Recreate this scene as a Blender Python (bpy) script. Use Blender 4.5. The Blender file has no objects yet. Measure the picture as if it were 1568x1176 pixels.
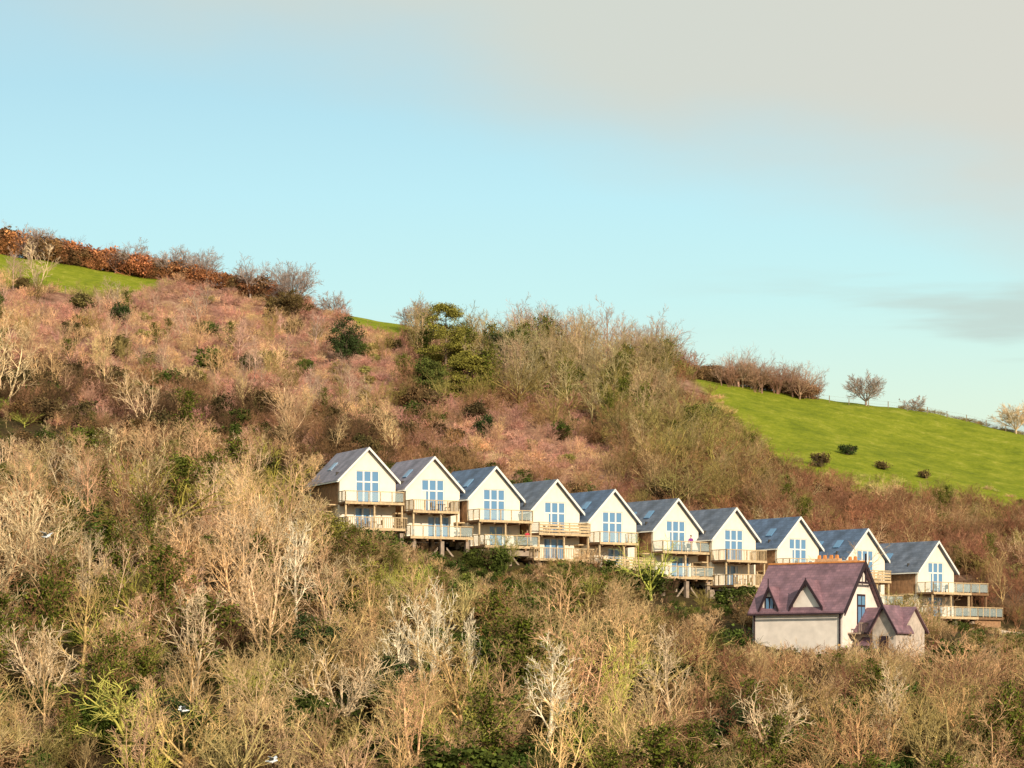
import bpy, math, random
import numpy as np
from mathutils import Vector, Matrix
RNG = np.random.default_rng(7)
random.seed(7)
scene = bpy.context.scene
F = 4394.0   # focal length used for survey bearings
def bear(u, y): return (u-784.0)/F*y          # bearing -> lateral metres
def elev(v, y): return (1060.0-v)/F*y

# ---------------------------------------------------------------- terrain
def smooth_interp(v, xs, ys, w=5.0):
    return (np.interp(v-w, xs, ys)+2*np.interp(v, xs, ys)+np.interp(v+w, xs, ys))/4
def ground(x, y):
    x = np.asarray(x, float); y = np.asarray(y, float)
    a = smooth_interp(y, [-300,-60,0,60,120,170,210,250,290,306,350,400,450,462,490,700,1600],
                         [20,3,-1.7,-16,-24,-18,-7.5,2,11,16.5,28.3,41.4,54.5,56.2,56.5,44,10])
    b = smooth_interp(y, [0,150,210,270,290,310,350,400,450,700,1600], [0,-.03,-.06,-.11,-.145,-.18,-.19,-.175,-.18,-.15,-.05])
    xc = np.clip(x, -170, 170)
    z = a+b*xc
    z = z+3.0*np.exp(-((x+48)/24)**2-((y-278)/28)**2)
    yr = np.interp(x, [-15,11,24,47,80], [295,303.5,308,317,325])
    dd = y-(yr-3)
    dip = np.interp(x, [-5,10,24,38,50,75], [0,1.2,3.0,4.3,4.8,3])*np.exp(-(dd/np.where(dd>0,7.,12.))**2)
    z = z-dip
    n = (np.sin(x*.11+y*.07)+np.sin(x*.053-y*.09+1.3)+.6*np.sin(x*.23+2.1)*np.sin(y*.19))*.35
    n = n+.12*np.sin(x*.7+y*.5)*np.sin(y*.61-x*.33)
    return z+n

def fieldmask(x, y):
    u = 784+F*x/np.maximum(y, 1.0)
    wob = 3.0*np.sin(x*.31)+1.6*np.sin(x*.83+1)+1.5*np.sin(x*1.7)
    lower = np.interp(u, [1030,1065,1120,1180,1290,1420,1568,1900], [470,440,408,379,370,372,375,378])
    right = np.clip((y-lower+wob*.9)/12+.5, 0, 1)*(u > 1030)
    lowl = np.interp(u, [-400,0,130,240,262], [412,417,424,440,470])
    left = np.clip((y-lowl+wob*.25)/2+.5, 0, 1)*(u < 262)
    mid = np.clip((y-437+wob*.4)/3, 0, 1)*(u > 540)*(u < 670)
    return np.clip(right+left+mid, 0, 1)

def axis(lo, f0, f1, hi, fine, n):
    a = f0-(np.geomspace(1, f0-lo+1, n)-1)[::-1][:-1]
    c = f1+(np.geomspace(1, hi-f1+1, n)-1)[1:]
    return np.concatenate([a, np.arange(f0, f1, fine), [f1], c])
xs = axis(-1800, -125, 125, 1800, 1.1, 26)
ys = axis(-300, 190, 480, 2200, 1.1, 26)
X, Y = np.meshgrid(xs, ys)
Z = ground(X, Y)
fm = fieldmask(X, Y)
rough = RNG.normal(0, .10, X.shape)*(1-fm)
Z2 = Z+rough
nx, ny = len(xs), len(ys)
verts = np.stack([X.ravel(), Y.ravel(), Z2.ravel()], 1)
ii = np.arange(nx*ny).reshape(ny, nx)
faces = np.stack([ii[:-1,:-1].ravel(), ii[:-1,1:].ravel(), ii[1:,1:].ravel(), ii[1:,:-1].ravel()], 1)

def np_mesh(name, verts, faces):
    verts = np.asarray(verts, np.float32); faces = np.asarray(faces, np.int32)
    k = faces.shape[1]
    me = bpy.data.meshes.new(name)
    me.vertices.add(len(verts)); me.vertices.foreach_set("co", verts.ravel())
    me.loops.add(faces.size); me.loops.foreach_set("vertex_index", faces.ravel())
    me.polygons.add(len(faces)); me.polygons.foreach_set("loop_start", np.arange(0, faces.size, k, dtype=np.int32))
    me.update(calc_edges=True)
    return me

# ---------------------------------------------------------------- materials
def new_mat(name):
    m = bpy.data.materials.new(name); m.use_nodes = True
    nt = m.node_tree
    return m, nt, nt.nodes, nt.links, nt.nodes["Principled BSDF"]
def simple(name, col, rough=.8, var=.15, scale=3.0, spec=.3, bump=0.0):
    m, nt, N, L, P = new_mat(name)
    tc = N.new("ShaderNodeTexCoord"); no = N.new("ShaderNodeTexNoise")
    no.inputs["Scale"].default_value = scale; no.inputs["Detail"].default_value = 6
    L.new(tc.outputs["Object"], no.inputs["Vector"])
    rp = N.new("ShaderNodeMapRange"); rp.inputs[1].default_value=.3; rp.inputs[2].default_value=.7
    rp.inputs[3].default_value = 1-var; rp.inputs[4].default_value = 1+var
    L.new(no.outputs["Fac"], rp.inputs[0])
    mx = N.new("ShaderNodeVectorMath"); mx.operation = 'SCALE'; mx.inputs[0].default_value = col[:3]
    L.new(rp.outputs[0], mx.inputs["Scale"]); L.new(mx.outputs[0], P.inputs["Base Color"])
    P.inputs["Roughness"].default_value = rough
    P.inputs["Specular IOR Level"].default_value = spec
    return m
M_white = simple("white_render", (.83,.76,.63), .85, .07, 1.5)
M_cream = simple("old_cream_render", (.83,.73,.65), .9, .10, 1.2)
M_stone = simple("pale_stone", (.52,.43,.36), .9, .22, 2.5)
M_timber = simple("weathered_timber", (.22,.125,.065), .8, .3, 4)
M_clad = simple("cedar_cladding", (.34,.19,.10), .8, .25, 4)
M_rail = simple("balustrade_timber", (.56,.41,.24), .7, .25, 5)
M_post = simple("fence_post", (.22,.17,.11), .9, .2, 5)
M_upvc = simple("white_frame", (.82,.80,.74), .4, .02, 3)
M_conc = simple("concrete", (.34,.26,.20), .9, .25, 2)
M_dark = simple("dark_stained_timber", (.035,.020,.026), .6, .2, 4)
M_inner = simple("room_interior", (.05,.045,.04), .9, .2, 1)  # near-black colour carries the shade of the undercroft as well as the rooms
M_terra = simple("terracotta", (.66,.26,.08), .8, .2, 3)
M_brick = simple("chimney_brick", (.60,.36,.20), .9, .25, 6)
m, nt, N, L, P = new_mat("balustrade_glass"); M_glassp = m
P.inputs["Base Color"].default_value = (.55,.66,.66,1); P.inputs["Roughness"].default_value=.1
P.inputs["Alpha"].default_value = .22
m, nt, N, L, P = new_mat("window_glass"); M_glass = m
P.inputs["Base Color"].default_value = (.12,.26,.44,1); P.inputs["Roughness"].default_value=.08
P.inputs["Specular IOR Level"].default_value = .9

def slate(name, c1, c2):
    m, nt, N, L, P = new_mat(name)
    tc = N.new("ShaderNodeTexCoord"); br = N.new("ShaderNodeTexBrick")
    L.new(tc.outputs["UV"], br.inputs["Vector"])
    br.inputs["Color1"].default_value=(*c1,1); br.inputs["Color2"].default_value=(*c2,1)
    br.inputs["Mortar"].default_value=(*[c*.6 for c in c1],1)
    br.inputs["Scale"].default_value=1.0; br.inputs["Mortar Size"].default_value=.02
    br.inputs["Brick Width"].default_value=.5; br.inputs["Row Height"].default_value=.32
    no = N.new("ShaderNodeTexNoise"); no.inputs["Scale"].default_value=.9; no.inputs["Detail"].default_value=5
    L.new(tc.outputs["Object"], no.inputs["Vector"])
    rp = N.new("ShaderNodeMapRange"); rp.inputs[1].default_value=.3; rp.inputs[2].default_value=.7
    rp.inputs[3].default_value=.65; rp.inputs[4].default_value=1.35
    L.new(no.outputs["Fac"], rp.inputs[0])
    mx = N.new("ShaderNodeVectorMath"); mx.operation='SCALE'
    L.new(br.outputs["Color"], mx.inputs[0]); L.new(rp.outputs[0], mx.inputs["Scale"])
    L.new(mx.outputs[0], P.inputs["Base Color"]); P.inputs["Roughness"].default_value=.55
    return m
M_slateA = slate("grey_slate", (.25,.22,.27), (.19,.175,.22))
M_slateB = slate("blue_slate", (.105,.155,.25), (.075,.11,.18))
M_slateC = slate("weathered_slate", (.15,.17,.22), (.10,.12,.165))
M_slateP = slate("purple_slate", (.24,.13,.155), (.17,.095,.12))

# ground material
m, nt, N, L, P = new_mat("hillside_ground"); M_ground = m
tc = N.new("ShaderNodeTexCoord")
def noise(scale, detail=6, vec=None, rough=.6):
    n = N.new("ShaderNodeTexNoise"); n.inputs["Scale"].default_value=scale; n.inputs["Detail"].default_value=detail
    n.inputs["Roughness"].default_value=rough
    L.new(vec if vec else tc.outputs["Object"], n.inputs["Vector"]); return n
def ramp(fac, stops):
    r = N.new("ShaderNodeValToRGB"); e = r.color_ramp.elements
    while len(e) < len(stops): e.new(.5)
    for k,(p,c) in enumerate(stops): e[k].position=p; e[k].color=(*c,1)
    L.new(fac, r.inputs[0]); return r
mpg = N.new("ShaderNodeMapping"); mpg.inputs["Scale"].default_value=(.6,.5,1)
L.new(tc.outputs["Object"], mpg.inputs[0])
ng = noise(.3, 12, mpg.outputs[0], .9)
rg = ramp(ng.outputs["Fac"], [(.34,(.08,.105,.010)),(.44,(.16,.20,.012)),(.54,(.25,.275,.02)),(.66,(.44,.39,.09))])
nb = noise(.5, 10, None, .75)
rb = ramp(nb.outputs["Fac"], [(.3,(.10,.055,.035)),(.48,(.27,.14,.095)),(.62,(.42,.25,.17)),(.75,(.34,.25,.11))])
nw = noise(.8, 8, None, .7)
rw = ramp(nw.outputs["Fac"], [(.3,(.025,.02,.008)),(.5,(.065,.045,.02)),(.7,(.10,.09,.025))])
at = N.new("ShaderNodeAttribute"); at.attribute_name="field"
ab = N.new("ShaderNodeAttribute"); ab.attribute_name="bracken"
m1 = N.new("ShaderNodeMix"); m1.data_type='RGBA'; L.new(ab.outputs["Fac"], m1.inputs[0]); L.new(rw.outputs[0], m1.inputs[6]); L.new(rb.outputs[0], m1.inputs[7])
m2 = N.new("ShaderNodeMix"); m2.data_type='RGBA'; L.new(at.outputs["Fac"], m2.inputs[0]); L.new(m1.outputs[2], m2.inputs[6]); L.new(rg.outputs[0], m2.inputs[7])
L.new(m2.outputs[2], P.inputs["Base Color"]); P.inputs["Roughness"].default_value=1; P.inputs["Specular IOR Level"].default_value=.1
bp = N.new("ShaderNodeBump"); bp.inputs["Strength"].default_value=.9; bp.inputs["Distance"].default_value=.4
nf = noise(1.6, 8, None, .7); L.new(nf.outputs["Fac"], bp.inputs["Height"]); L.new(bp.outputs[0], P.inputs["Normal"])

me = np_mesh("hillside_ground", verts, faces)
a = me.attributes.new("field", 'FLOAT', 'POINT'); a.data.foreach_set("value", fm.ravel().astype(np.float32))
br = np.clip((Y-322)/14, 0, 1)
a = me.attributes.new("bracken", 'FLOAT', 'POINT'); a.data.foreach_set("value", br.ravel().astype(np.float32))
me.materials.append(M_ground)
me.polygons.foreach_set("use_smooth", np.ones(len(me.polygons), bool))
scene.collection.objects.link(bpy.data.objects.new("hillside_ground", me))

# ---------------------------------------------------------------- plant materials
def plant_mat(name, instanced, col=(.3,.2,.1), island=True):
    m, nt, N, L, P = new_mat(name)
    if instanced:
        a = N.new("ShaderNodeAttribute"); a.attribute_type='INSTANCER'; a.attribute_name="tint"; c = a.outputs["Color"]
    else:
        r = N.new("ShaderNodeRGB"); r.outputs[0].default_value=(*col,1); c = r.outputs[0]
    tc = N.new("ShaderNodeTexCoord"); no = N.new("ShaderNodeTexNoise"); no.inputs["Scale"].default_value=1.1; no.inputs["Detail"].default_value=2
    L.new(tc.outputs["Object"], no.inputs["Vector"])
    rp = N.new("ShaderNodeMapRange"); rp.inputs[1].default_value=.3; rp.inputs[2].default_value=.7
    rp.inputs[3].default_value=.5; rp.inputs[4].default_value=1.5
    L.new(no.outputs["Fac"], rp.inputs[0]); s = rp.outputs[0]
    if island:
        g = N.new("ShaderNodeNewGeometry"); mr = N.new("ShaderNodeMapRange"); mr.inputs[3].default_value=.55; mr.inputs[4].default_value=1.45
        L.new(g.outputs["Random Per Island"], mr.inputs[0])
        mm = N.new("ShaderNodeMath"); mm.operation='MULTIPLY'; L.new(s, mm.inputs[0]); L.new(mr.outputs[0], mm.inputs[1]); s = mm.outputs[0]
    mx = N.new("ShaderNodeVectorMath"); mx.operation='SCALE'; L.new(c, mx.inputs[0]); L.new(s, mx.inputs["Scale"])
    L.new(mx.outputs[0], P.inputs["Base Color"]); P.inputs["Roughness"].default_value=.9; P.inputs["Specular IOR Level"].default_value=.1
    return m
M_twig = plant_mat("bare_twigs", True, island=False)
M_leafI = plant_mat("leaves_tinted", True)
M_ivy = plant_mat("ivy_leaves", False, (.10,.115,.016))

# ---------------------------------------------------------------- tree generator
def unit(v): return v/(math.sqrt(v[0]*v[0]+v[1]*v[1]+v[2]*v[2])+1e-9)
def cross(a,b): return np.array([a[1]*b[2]-a[2]*b[1],a[2]*b[0]-a[0]*b[2],a[0]*b[1]-a[1]*b[0]])
def rot_from(d, ang, az):
    d = unit(d); h = np.array([0,0,1.]) if abs(d[2])<.9 else np.array([1.,0,0])
    a = unit(cross(d, h)); b = cross(d, a)
    return unit(d*math.cos(ang)+(a*math.cos(az)+b*math.sin(az))*math.sin(ang))
class Tree:
    def __init__(s, rng, prm):
        s.rng=rng; s.p=prm; s.seg=[]; s.tips=[]; s.limbs=[]
    def grow(s, p, d, length, r, lv):
        P=s.p; rng=s.rng; n=P['seg'][lv]; st=length/n
        pts=[p]; rs=[r]; ds=[d]
        rend = r*P['taper'][lv]
        for i in range(n):
            d = unit(d+rng.normal(0, P['wob'][lv], 3)+np.array([0,0,P['up'][lv]]))
            p = p+d*st; t=(i+1)/n
            pts.append(p); rs.append(r+(rend-r)*t); ds.append(d)
            s.seg.append((pts[-2], rs[-2], p, rs[-1]))
            if lv<=1: s.limbs.append((p, lv))
        if lv == len(P['n']): s.tips.append(p); return
        k=P['n'][lv]; az=rng.uniform(0,6.28)
        for j in range(k):
            t = P['start'][lv]+(1-P['start'][lv])*(j+rng.uniform(0,1))/k
            f=t*n; i=min(int(f), n-1); q=pts[i]+(pts[i+1]-pts[i])*(f-i); rr=rs[i]+(rs[i+1]-rs[i])*(f-i)
            az += 2.4+rng.uniform(-.4,.4)
            ang = math.radians(P['ang'][lv]*rng.uniform(.65,1.3))
            ln = length*P['len'][lv]*(1.15-P['fall'][lv]*t)*rng.uniform(.7,1.25)
            s.grow(q, rot_from(ds[i], ang, az), ln, max(rr*P['rf'][lv], P['rmin']), lv+1)
def tubes(seg, sides=3):
    P0=np.array([a[0] for a in seg]); R0=np.array([a[1] for a in seg]); P1=np.array([a[2] for a in seg]); R1=np.array([a[3] for a in seg])
    d=P1-P0; d/=np.linalg.norm(d,axis=1)[:,None]+1e-9
    h=np.where(np.abs(d[:,2:3])<.9, np.array([[0,0,1.]]), np.array([[1.,0,0]]))
    a=np.cross(d,h); a/=np.linalg.norm(a,axis=1)[:,None]; b=np.cross(d,a)
    V=[]
    for k in range(sides):
        t=2*math.pi*k/sides; o=a*math.cos(t)+b*math.sin(t)
        V.append(P0+o*R0[:,None]); V.append(P1+o*R1[:,None])
    V=np.stack(V,1).reshape(-1,3); n=len(seg); base=np.arange(n)[:,None]*(2*sides)
    Fs=[base+np.array([[2*k,2*((k+1)%sides),2*((k+1)%sides)+1,2*k+1]]) for k in range(sides)]
    return V, np.concatenate(Fs)
def leafquads(C, size, rng, elong=1.0):
    n=len(C); a=rng.normal(size=(n,3)); a/=np.linalg.norm(a,axis=1)[:,None]
    b=rng.normal(size=(n,3)); b=np.cross(a,b); b/=np.linalg.norm(b,axis=1)[:,None]
    s=size*rng.uniform(.6,1.4,(n,1)); a=a*s*elong; b=b*s
    V=np.stack([C-a*.5, C+b*.5, C+a*.5, C-b*.5],1).reshape(-1,3)
    return V, np.arange(4*n).reshape(n,4)
def mesh_of(name, parts):
    Vs=[];Fs=[];mi=[];off=0; mats=[]
    for (V,Fc,mat) in parts:
        if mat not in mats: mats.append(mat)
        Vs.append(V); Fs.append(Fc+off); off+=len(V); mi.append(np.full(len(Fc), mats.index(mat), np.int32))
    me=np_mesh(name, np.concatenate(Vs), np.concatenate(Fs))
    for mm in mats: me.materials.append(mm)
    me.polygons.foreach_set("material_index", np.concatenate(mi))
    return me
ASH=dict(seg=[7,5,3,2],taper=[.25,.3,.4,.5],wob=[.06,.11,.14,.15],up=[.06,.11,.09,.05],n=[13,6,5],start=[.22,.2,.15],
         ang=[44,38,36],len=[.44,.44,.52],fall=[.6,.45,.4],rf=[.55,.6,.65],rmin=.019)
ROUND=dict(seg=[3,6,4,2],taper=[.8,.25,.3,.5],wob=[.05,.13,.16,.18],up=[.05,.05,.06,.03],n=[10,7,6],start=[.4,.25,.2],
         ang=[46,42,42],len=[2.2,.42,.48],fall=[.35,.5,.4],rf=[.5,.55,.6],rmin=.019)
COPP=dict(seg=[4,3,2,1],taper=[.3,.35,.5,.6],wob=[.10,.14,.15,.15],up=[.06,.10,.08,.05],n=[6,4,3],start=[.2,.15,.15],
         ang=[32,34,34],len=[.47,.5,.55],fall=[.5,.4,.4],rf=[.55,.65,.7],rmin=.017)
BRUSH=dict(seg=[2,1,1],taper=[.4,.5,.6],wob=[.2,.2,.2],up=[.0,.0,.0],n=[5,3],start=[.1,.15],
         ang=[45,45],len=[.6,.55],fall=[.4,.4],rf=[.7,.8],rmin=.015)
def make_tree(kind, rng, H, thick=1.0, rmin=None, dense=None):
    def PR(d,**kw):
        q=dict(d,**kw)
        if rmin: q['rmin']=rmin
        if dense: q['n']=dense
        return q
    if kind=='ash':
        t=Tree(rng,PR(ASH)); t.grow(np.zeros(3)-[0,0,.4],np.array([rng.normal(0,.05),rng.normal(0,.05),1.]),H*.85,H*.019*thick,0)
    elif kind=='fork':
        t=Tree(rng,PR(ASH,n=[8,6,4]))
        for k in range(3):
            az=k*2.1+rng.uniform(-.4,.4)
            t.grow(np.array([0,0,-.4]),unit(np.array([math.cos(az)*.3,math.sin(az)*.3,1])),H*rng.uniform(.7,.88),H*.014*thick,0)
    elif kind=='round':
        t=Tree(rng,PR(ROUND)); t.grow(np.zeros(3)-[0,0,.4],np.array([0,0,1.]),H*.3,H*.030*thick,0)
    elif kind=='copp':
        t=Tree(rng,PR(COPP))
        for k in range(7):
            az=k*.9+rng.uniform(-.4,.4); sp=rng.uniform(.12,.55)
            t.grow(np.array([math.cos(az)*.2,math.sin(az)*.2,-.3]),unit(np.array([math.cos(az)*sp,math.sin(az)*sp,1])),H*rng.uniform(.6,.9),H*.009*thick,0)
    elif kind=='dome':
        t=Tree(rng,PR(COPP))
        t.seg.append((np.array([0,0,-.4]),H*.04,np.array([0,0,H*.14]),H*.034))
        for k in range(15):
            az=k*2.4; sp=1.35*math.sqrt((k+.5)/15)
            t.grow(np.array([0,0,H*.13]),unit(np.array([math.cos(az)*sp,math.sin(az)*sp,1])),H*rng.uniform(.72,.84),H*.013*thick,0)
    else:
        t=Tree(rng,BRUSH)
        for k in range(17):
            az=rng.uniform(0,6.28); sp=rng.uniform(.1,1.3)
            r0=rng.uniform(0,.5)
            t.grow(np.array([math.cos(az)*r0*H,math.sin(az)*r0*H,-.1]),unit(np.array([math.cos(az)*sp,math.sin(az)*sp,1])),H*rng.uniform(.5,.9),H*.013,0)
    return t
def clumps(rng, n, per, rx, rz, cz, cr, hollow=.55):
    C=[]
    for k in range(n):
        d=unit(rng.normal(size=3)); q=rng.uniform(hollow,1.0)
        c=np.array([d[0]*rx*q, d[1]*rx*q, cz+d[2]*rz*q]); s=cr*rng.uniform(.6,1.3)
        C.append(c+rng.normal(0,1,(per,3))*s*np.array([1,1,.7]))
    C=np.concatenate(C); return C[C[:,2]>.05]

protos=bpy.data.collections.new("plant_prototypes")
PK={}; idx=0
def add_proto(key, me):
    global idx
    o=bpy.data.objects.new("p%02d_%s"%(idx,key), me); protos.objects.link(o); PK.setdefault(key,[]).append(idx); idx+=1
rg_=np.random.default_rng(11)
for k in range(5):
    t=make_tree('ash',rg_,10); V,Fc=tubes(t.seg); add_proto('ash', mesh_of("ash",[(V,Fc,M_twig)]))
for k in range(3):
    t=make_tree('fork',rg_,10); V,Fc=tubes(t.seg); add_proto('fork', mesh_of("fork",[(V,Fc,M_twig)]))
for k in range(4):
    t=make_tree('round',rg_,10); V,Fc=tubes(t.seg); add_proto('round', mesh_of("round",[(V,Fc,M_twig)]))
for k in range(4):
    t=make_tree('copp',rg_,5); V,Fc=tubes(t.seg); add_proto('copp', mesh_of("copp",[(V,Fc,M_twig)]))
for k in range(3):
    t=make_tree('brush',rg_,1.5); V,Fc=tubes(t.seg); add_proto('brush', mesh_of("brush",[(V,Fc,M_twig)]))
for k in range(3):   # ivy clad tree 10 m
    t=make_tree('ash',rg_,10); V,Fc=tubes(t.seg)
    C=np.concatenate([l[0]+rg_.normal(0,.30,(140 if l[1]==0 else 22,3)) for l in t.limbs if l[0][2]<8.5])
    C=C[C[:,2]>0]; V2,F2=leafquads(C,.2,rg_)
    add_proto('ivy', mesh_of("ivy",[(V,Fc,M_twig),(V2,F2,M_ivy)]))
for k in range(3):   # leafy shrub 3 m
    t=make_tree('brush',rg_,2.4); V,Fc=tubes(t.seg)
    C=clumps(rg_,30,75,1.35,1.3,1.5,.28); V2,F2=leafquads(C,.19,rg_)
    add_proto('bush', mesh_of("bush",[(V,Fc,M_twig),(V2,F2,M_leafI)]))
proto_h={}
for key,l in PK.items():
    hs=[]
    for o in protos.objects:
        if int(o.name[1:3]) in l:
            co=np.empty(len(o.data.vertices)*3,np.float32); o.data.vertices.foreach_get("co",co); hs.append(np.percentile(co.reshape(-1,3)[:,2],99.8))
    proto_h[key]=float(np.mean(hs))

def scatter(name, rows):
    n=len(rows); me=bpy.data.meshes.new(name); me.from_pydata([r[0] for r in rows],[],[])
    a=me.attributes.new("kind",'INT','POINT'); a.data.foreach_set("value",[r[1] for r in rows])
    a=me.attributes.new("rot",'FLOAT_VECTOR','POINT'); a.data.foreach_set("vector",np.array([r[2] for r in rows],np.float32).ravel())
    a=me.attributes.new("scl",'FLOAT_VECTOR','POINT'); a.data.foreach_set("vector",np.array([r[3] for r in rows],np.float32).ravel())
    a=me.attributes.new("tint",'FLOAT_COLOR','POINT'); a.data.foreach_set("color",np.array([(*r[4],1) for r in rows],np.float32).ravel())
    ob=bpy.data.objects.new(name,me); scene.collection.objects.link(ob)
    ng=bpy.data.node_groups.new(name+"_scatter",'GeometryNodeTree')
    ng.interface.new_socket("Geometry",in_out='INPUT',socket_type='NodeSocketGeometry')
    ng.interface.new_socket("Geometry",in_out='OUTPUT',socket_type='NodeSocketGeometry')
    N=ng.nodes; L=ng.links
    gi=N.new("NodeGroupInput"); go=N.new("NodeGroupOutput"); ip=N.new("GeometryNodeInstanceOnPoints"); ci=N.new("GeometryNodeCollectionInfo")
    ci.inputs["Collection"].default_value=protos; ci.inputs["Separate Children"].default_value=True; ci.inputs["Reset Children"].default_value=True
    ip.inputs["Pick Instance"].default_value=True
    def na(nm,dt):
        q=N.new("GeometryNodeInputNamedAttribute"); q.data_type=dt; q.inputs["Name"].default_value=nm
        return [o for o in q.outputs if o.enabled and o.name=="Attribute"][0]
    L.new(gi.outputs[0],ip.inputs["Points"]); L.new(ci.outputs[0],ip.inputs["Instance"])
    L.new(na("kind",'INT'),ip.inputs["Instance Index"]); L.new(na("rot",'FLOAT_VECTOR'),ip.inputs["Rotation"]); L.new(na("scl",'FLOAT_VECTOR'),ip.inputs["Scale"])
    L.new(ip.outputs[0],go.inputs[0])
    md=ob.modifiers.new("scatter",'NODES'); md.node_group=ng
    return ob
def row(key,x,y,h,tint,wide=1.0,var=.30):
    s=h/proto_h[key]; k=PK[key][RNG.integers(len(PK[key]))]
    g=RNG.uniform(1-var,1+var); w=s*wide*RNG.uniform(.8,1.2)
    t=[c*g*RNG.uniform(.92,1.08) for c in tint]
    return ((x,y,float(ground(x,y))),k,(RNG.normal(0,.06),RNG.normal(0,.06),RNG.uniform(0,6.28)),(w,w,s),t)

TAN=(.68,.45,.24); TAN2=(.78,.57,.35); BRN=(.32,.18,.09); DBR=(.13,.075,.038); PINK=(.56,.30,.22); OLV=(.29,.23,.075); MOSS=(.50,.45,.10)
RUST=(.38,.16,.07); RED=(.30,.14,.08); GRN=(.07,.095,.018)
HOUSES=[(-14.84,295,24.98,25),(-8.18,297,24.2,28),(-1.84,299,23.34,31),(4.52,301,22.13,33),(10.64,303.5,21.27,34),
        (17.48,306,20.47,36),(23.83,308,19.63,37),(31.0,311,18.83,38),(38.66,314,17.72,40),(46.82,317,16.52,42)]
def clear_of_buildings(x,y,r):
    for (hx,hy,hz,th) in HOUSES:
        t=math.radians(th); dx=x-hx; dy=y-hy
        lx=dx*math.cos(t)+dy*math.sin(t); ly=-dx*math.sin(t)+dy*math.cos(t)
        if -4.2-r<lx<4.2+r and -3.2-r<ly<9.2+r: return False
    if abs(x-29)<8.5+r and abs(y-271)<6.5+r: return False
    if abs(x-36)<5+r and abs(y-269)<5.5+r: return False
    if abs(x-52)<5+r and abs(y-316)<4+r: return False
    return True
# crown line below the terraces (the residents' cleared view)
LU=[-300,0,60,150,300,430,500,515,600,640,700,760,800,860,920,980,1000,1080,1150,1160,1300,1360,1430,1440,1500,1568,1900]
L1=[650,665,655,640,630,650,690,765,795,838,860,882,872,850,850,870,915,940,955,978,985,985,990,965,960,960,960]
LB=[650,665,655,640,630,650,690,775,805,842,862,880,872,852,852,872,915,930,915,905,905,910,935,950,960,965,965]
def hcap(x,y,z,crown):
    u=784+F*x/y; du=crown/y*F
    lim=L1 if y<268 else LB
    v=max(np.interp(uu,LU,lim) for uu in (u-du,u-du*.5,u,u+du*.5,u+du))
    return elev(v,y)-z
HERO=[(655,236,2.6),(835,222,3.0),(612,232,1.8),(722,240,1.8),(60,226,3),(190,214,3.2),(1355,226,2.6),(455,256,2.2),(1030,236,2.6),(300,232,2.5),(1180,222,2.5),(945,232,2.2),(530,222,2.5)]
HP=[(bear(u,y),y,r) for u,y,r in HERO]
rows=[]
def try_tree(x,y,h,key,tint,crown,wide=1.0,minh=1.2):
    z=float(ground(x,y))
    if y<322:
        u=784+F*x/y
        if y<292 or x<-19 or u>1440:
            c=hcap(x,y,z,crown)*RNG.uniform(.84,1.0)
            if x<-22 and y>278: c=max(c,RNG.uniform(1.8,3.2))
            h=min(h,c)
        if h<minh: return
    if not clear_of_buildings(x,y,.25 if h<3.6 else 1.0): return
    if h>3:
        for px,py,r in HP:
            if abs(x-px)<r and -9<y-py<2: return
    rows.append(row(key,x,y,h,tint,wide))
def pick(ch):
    k=RNG.uniform(0,sum(c[0] for c in ch))
    for c in ch:
        k-=c[0]
        if k<=0: return c[1:]
    return ch[-1][1:]
y=203.0
while y<322:
    half=y*.20+5; x=-half
    while x<half:
        xx=x+RNG.uniform(-2,2); yy=y+RNG.uniform(-2,2)
        u=784+F*xx/yy
        if y<292 or u<470 or u>1500:
            if u<520 and y>235: key,tint,h=pick([(5,'ash',TAN,10.5),(4,'fork',TAN2,9.5),(1.2,'round',MOSS,8),(1.6,'ivy',BRN,9),(1.2,'round',BRN,8)])
            elif u>1000: key,tint,h=pick([(3,'ash',(.48,.32,.15),8.5),(3,'round',(.44,.30,.13),7.5),(1.8,'ivy',BRN,8),(1.2,'fork',TAN,8.5),(1,'round',RED,7)])
            else: key,tint,h=pick([(3,'ash',(.56,.39,.18),8.5),(3,'fork',TAN,8.5),(2.5,'round',(.52,.37,.17),7.5),(1.8,'ivy',BRN,8),(1.2,'round',MOSS,7),(.8,'bush',GRN,4)])
            try_tree(xx,yy,h*RNG.uniform(.55,1.15),key,tint,1.8,RNG.uniform(.9,1.35))
        x+=4.4
    y+=4.4
for k in range(1350):
    yy=RNG.uniform(203,322); xx=RNG.uniform(-1,1)*(yy*.2+5)
    key,tint,h=pick([(3,'copp',DBR,3.2),(2.4,'copp',TAN,3.4),(1.5,'copp',OLV,3.4),(2.4,'bush',GRN,2.6),(1.4,'bush',(.16,.10,.04),2.4),(1.0,'bush',(.15,.17,.03),2.2)])  # darkest shrub tints paint in the deep shade between the trees
    try_tree(xx,yy,h*RNG.uniform(.6,1.3),key,tint,.8,1.15,.6)
# scrub tight against the stilts
for hi,(hx,hy,hz,th) in enumerate(HOUSES):
    t=math.radians(th)
    for k in range(20):
        lx=RNG.uniform(-5,4); ly=-RNG.uniform(3.9,12)
        x=hx+lx*math.cos(t)-ly*math.sin(t); y=hy+lx*math.sin(t)+ly*math.cos(t)
        key,tint,h=pick([(4,'copp',TAN,3.6),(2,'copp',BRN,3.4),(2,'copp',OLV,3.4),(1.2,'bush',GRN,2.4),(1,'bush',(.18,.12,.04),2.4),(1.5,'ash',TAN,4.5)])
        z=float(ground(x,y)); h=min(h*RNG.uniform(.6,1.2), (hz-5.5-3.0)-z+RNG.uniform(-1.4,.5), hcap(x,y,z,.5)+.3)
        if h<.7 or not clear_of_buildings(x,y,-.2): continue
        rows.append(row(key,x,y,h,tint,1.2))
scatter("lower_woodland", rows)

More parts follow.
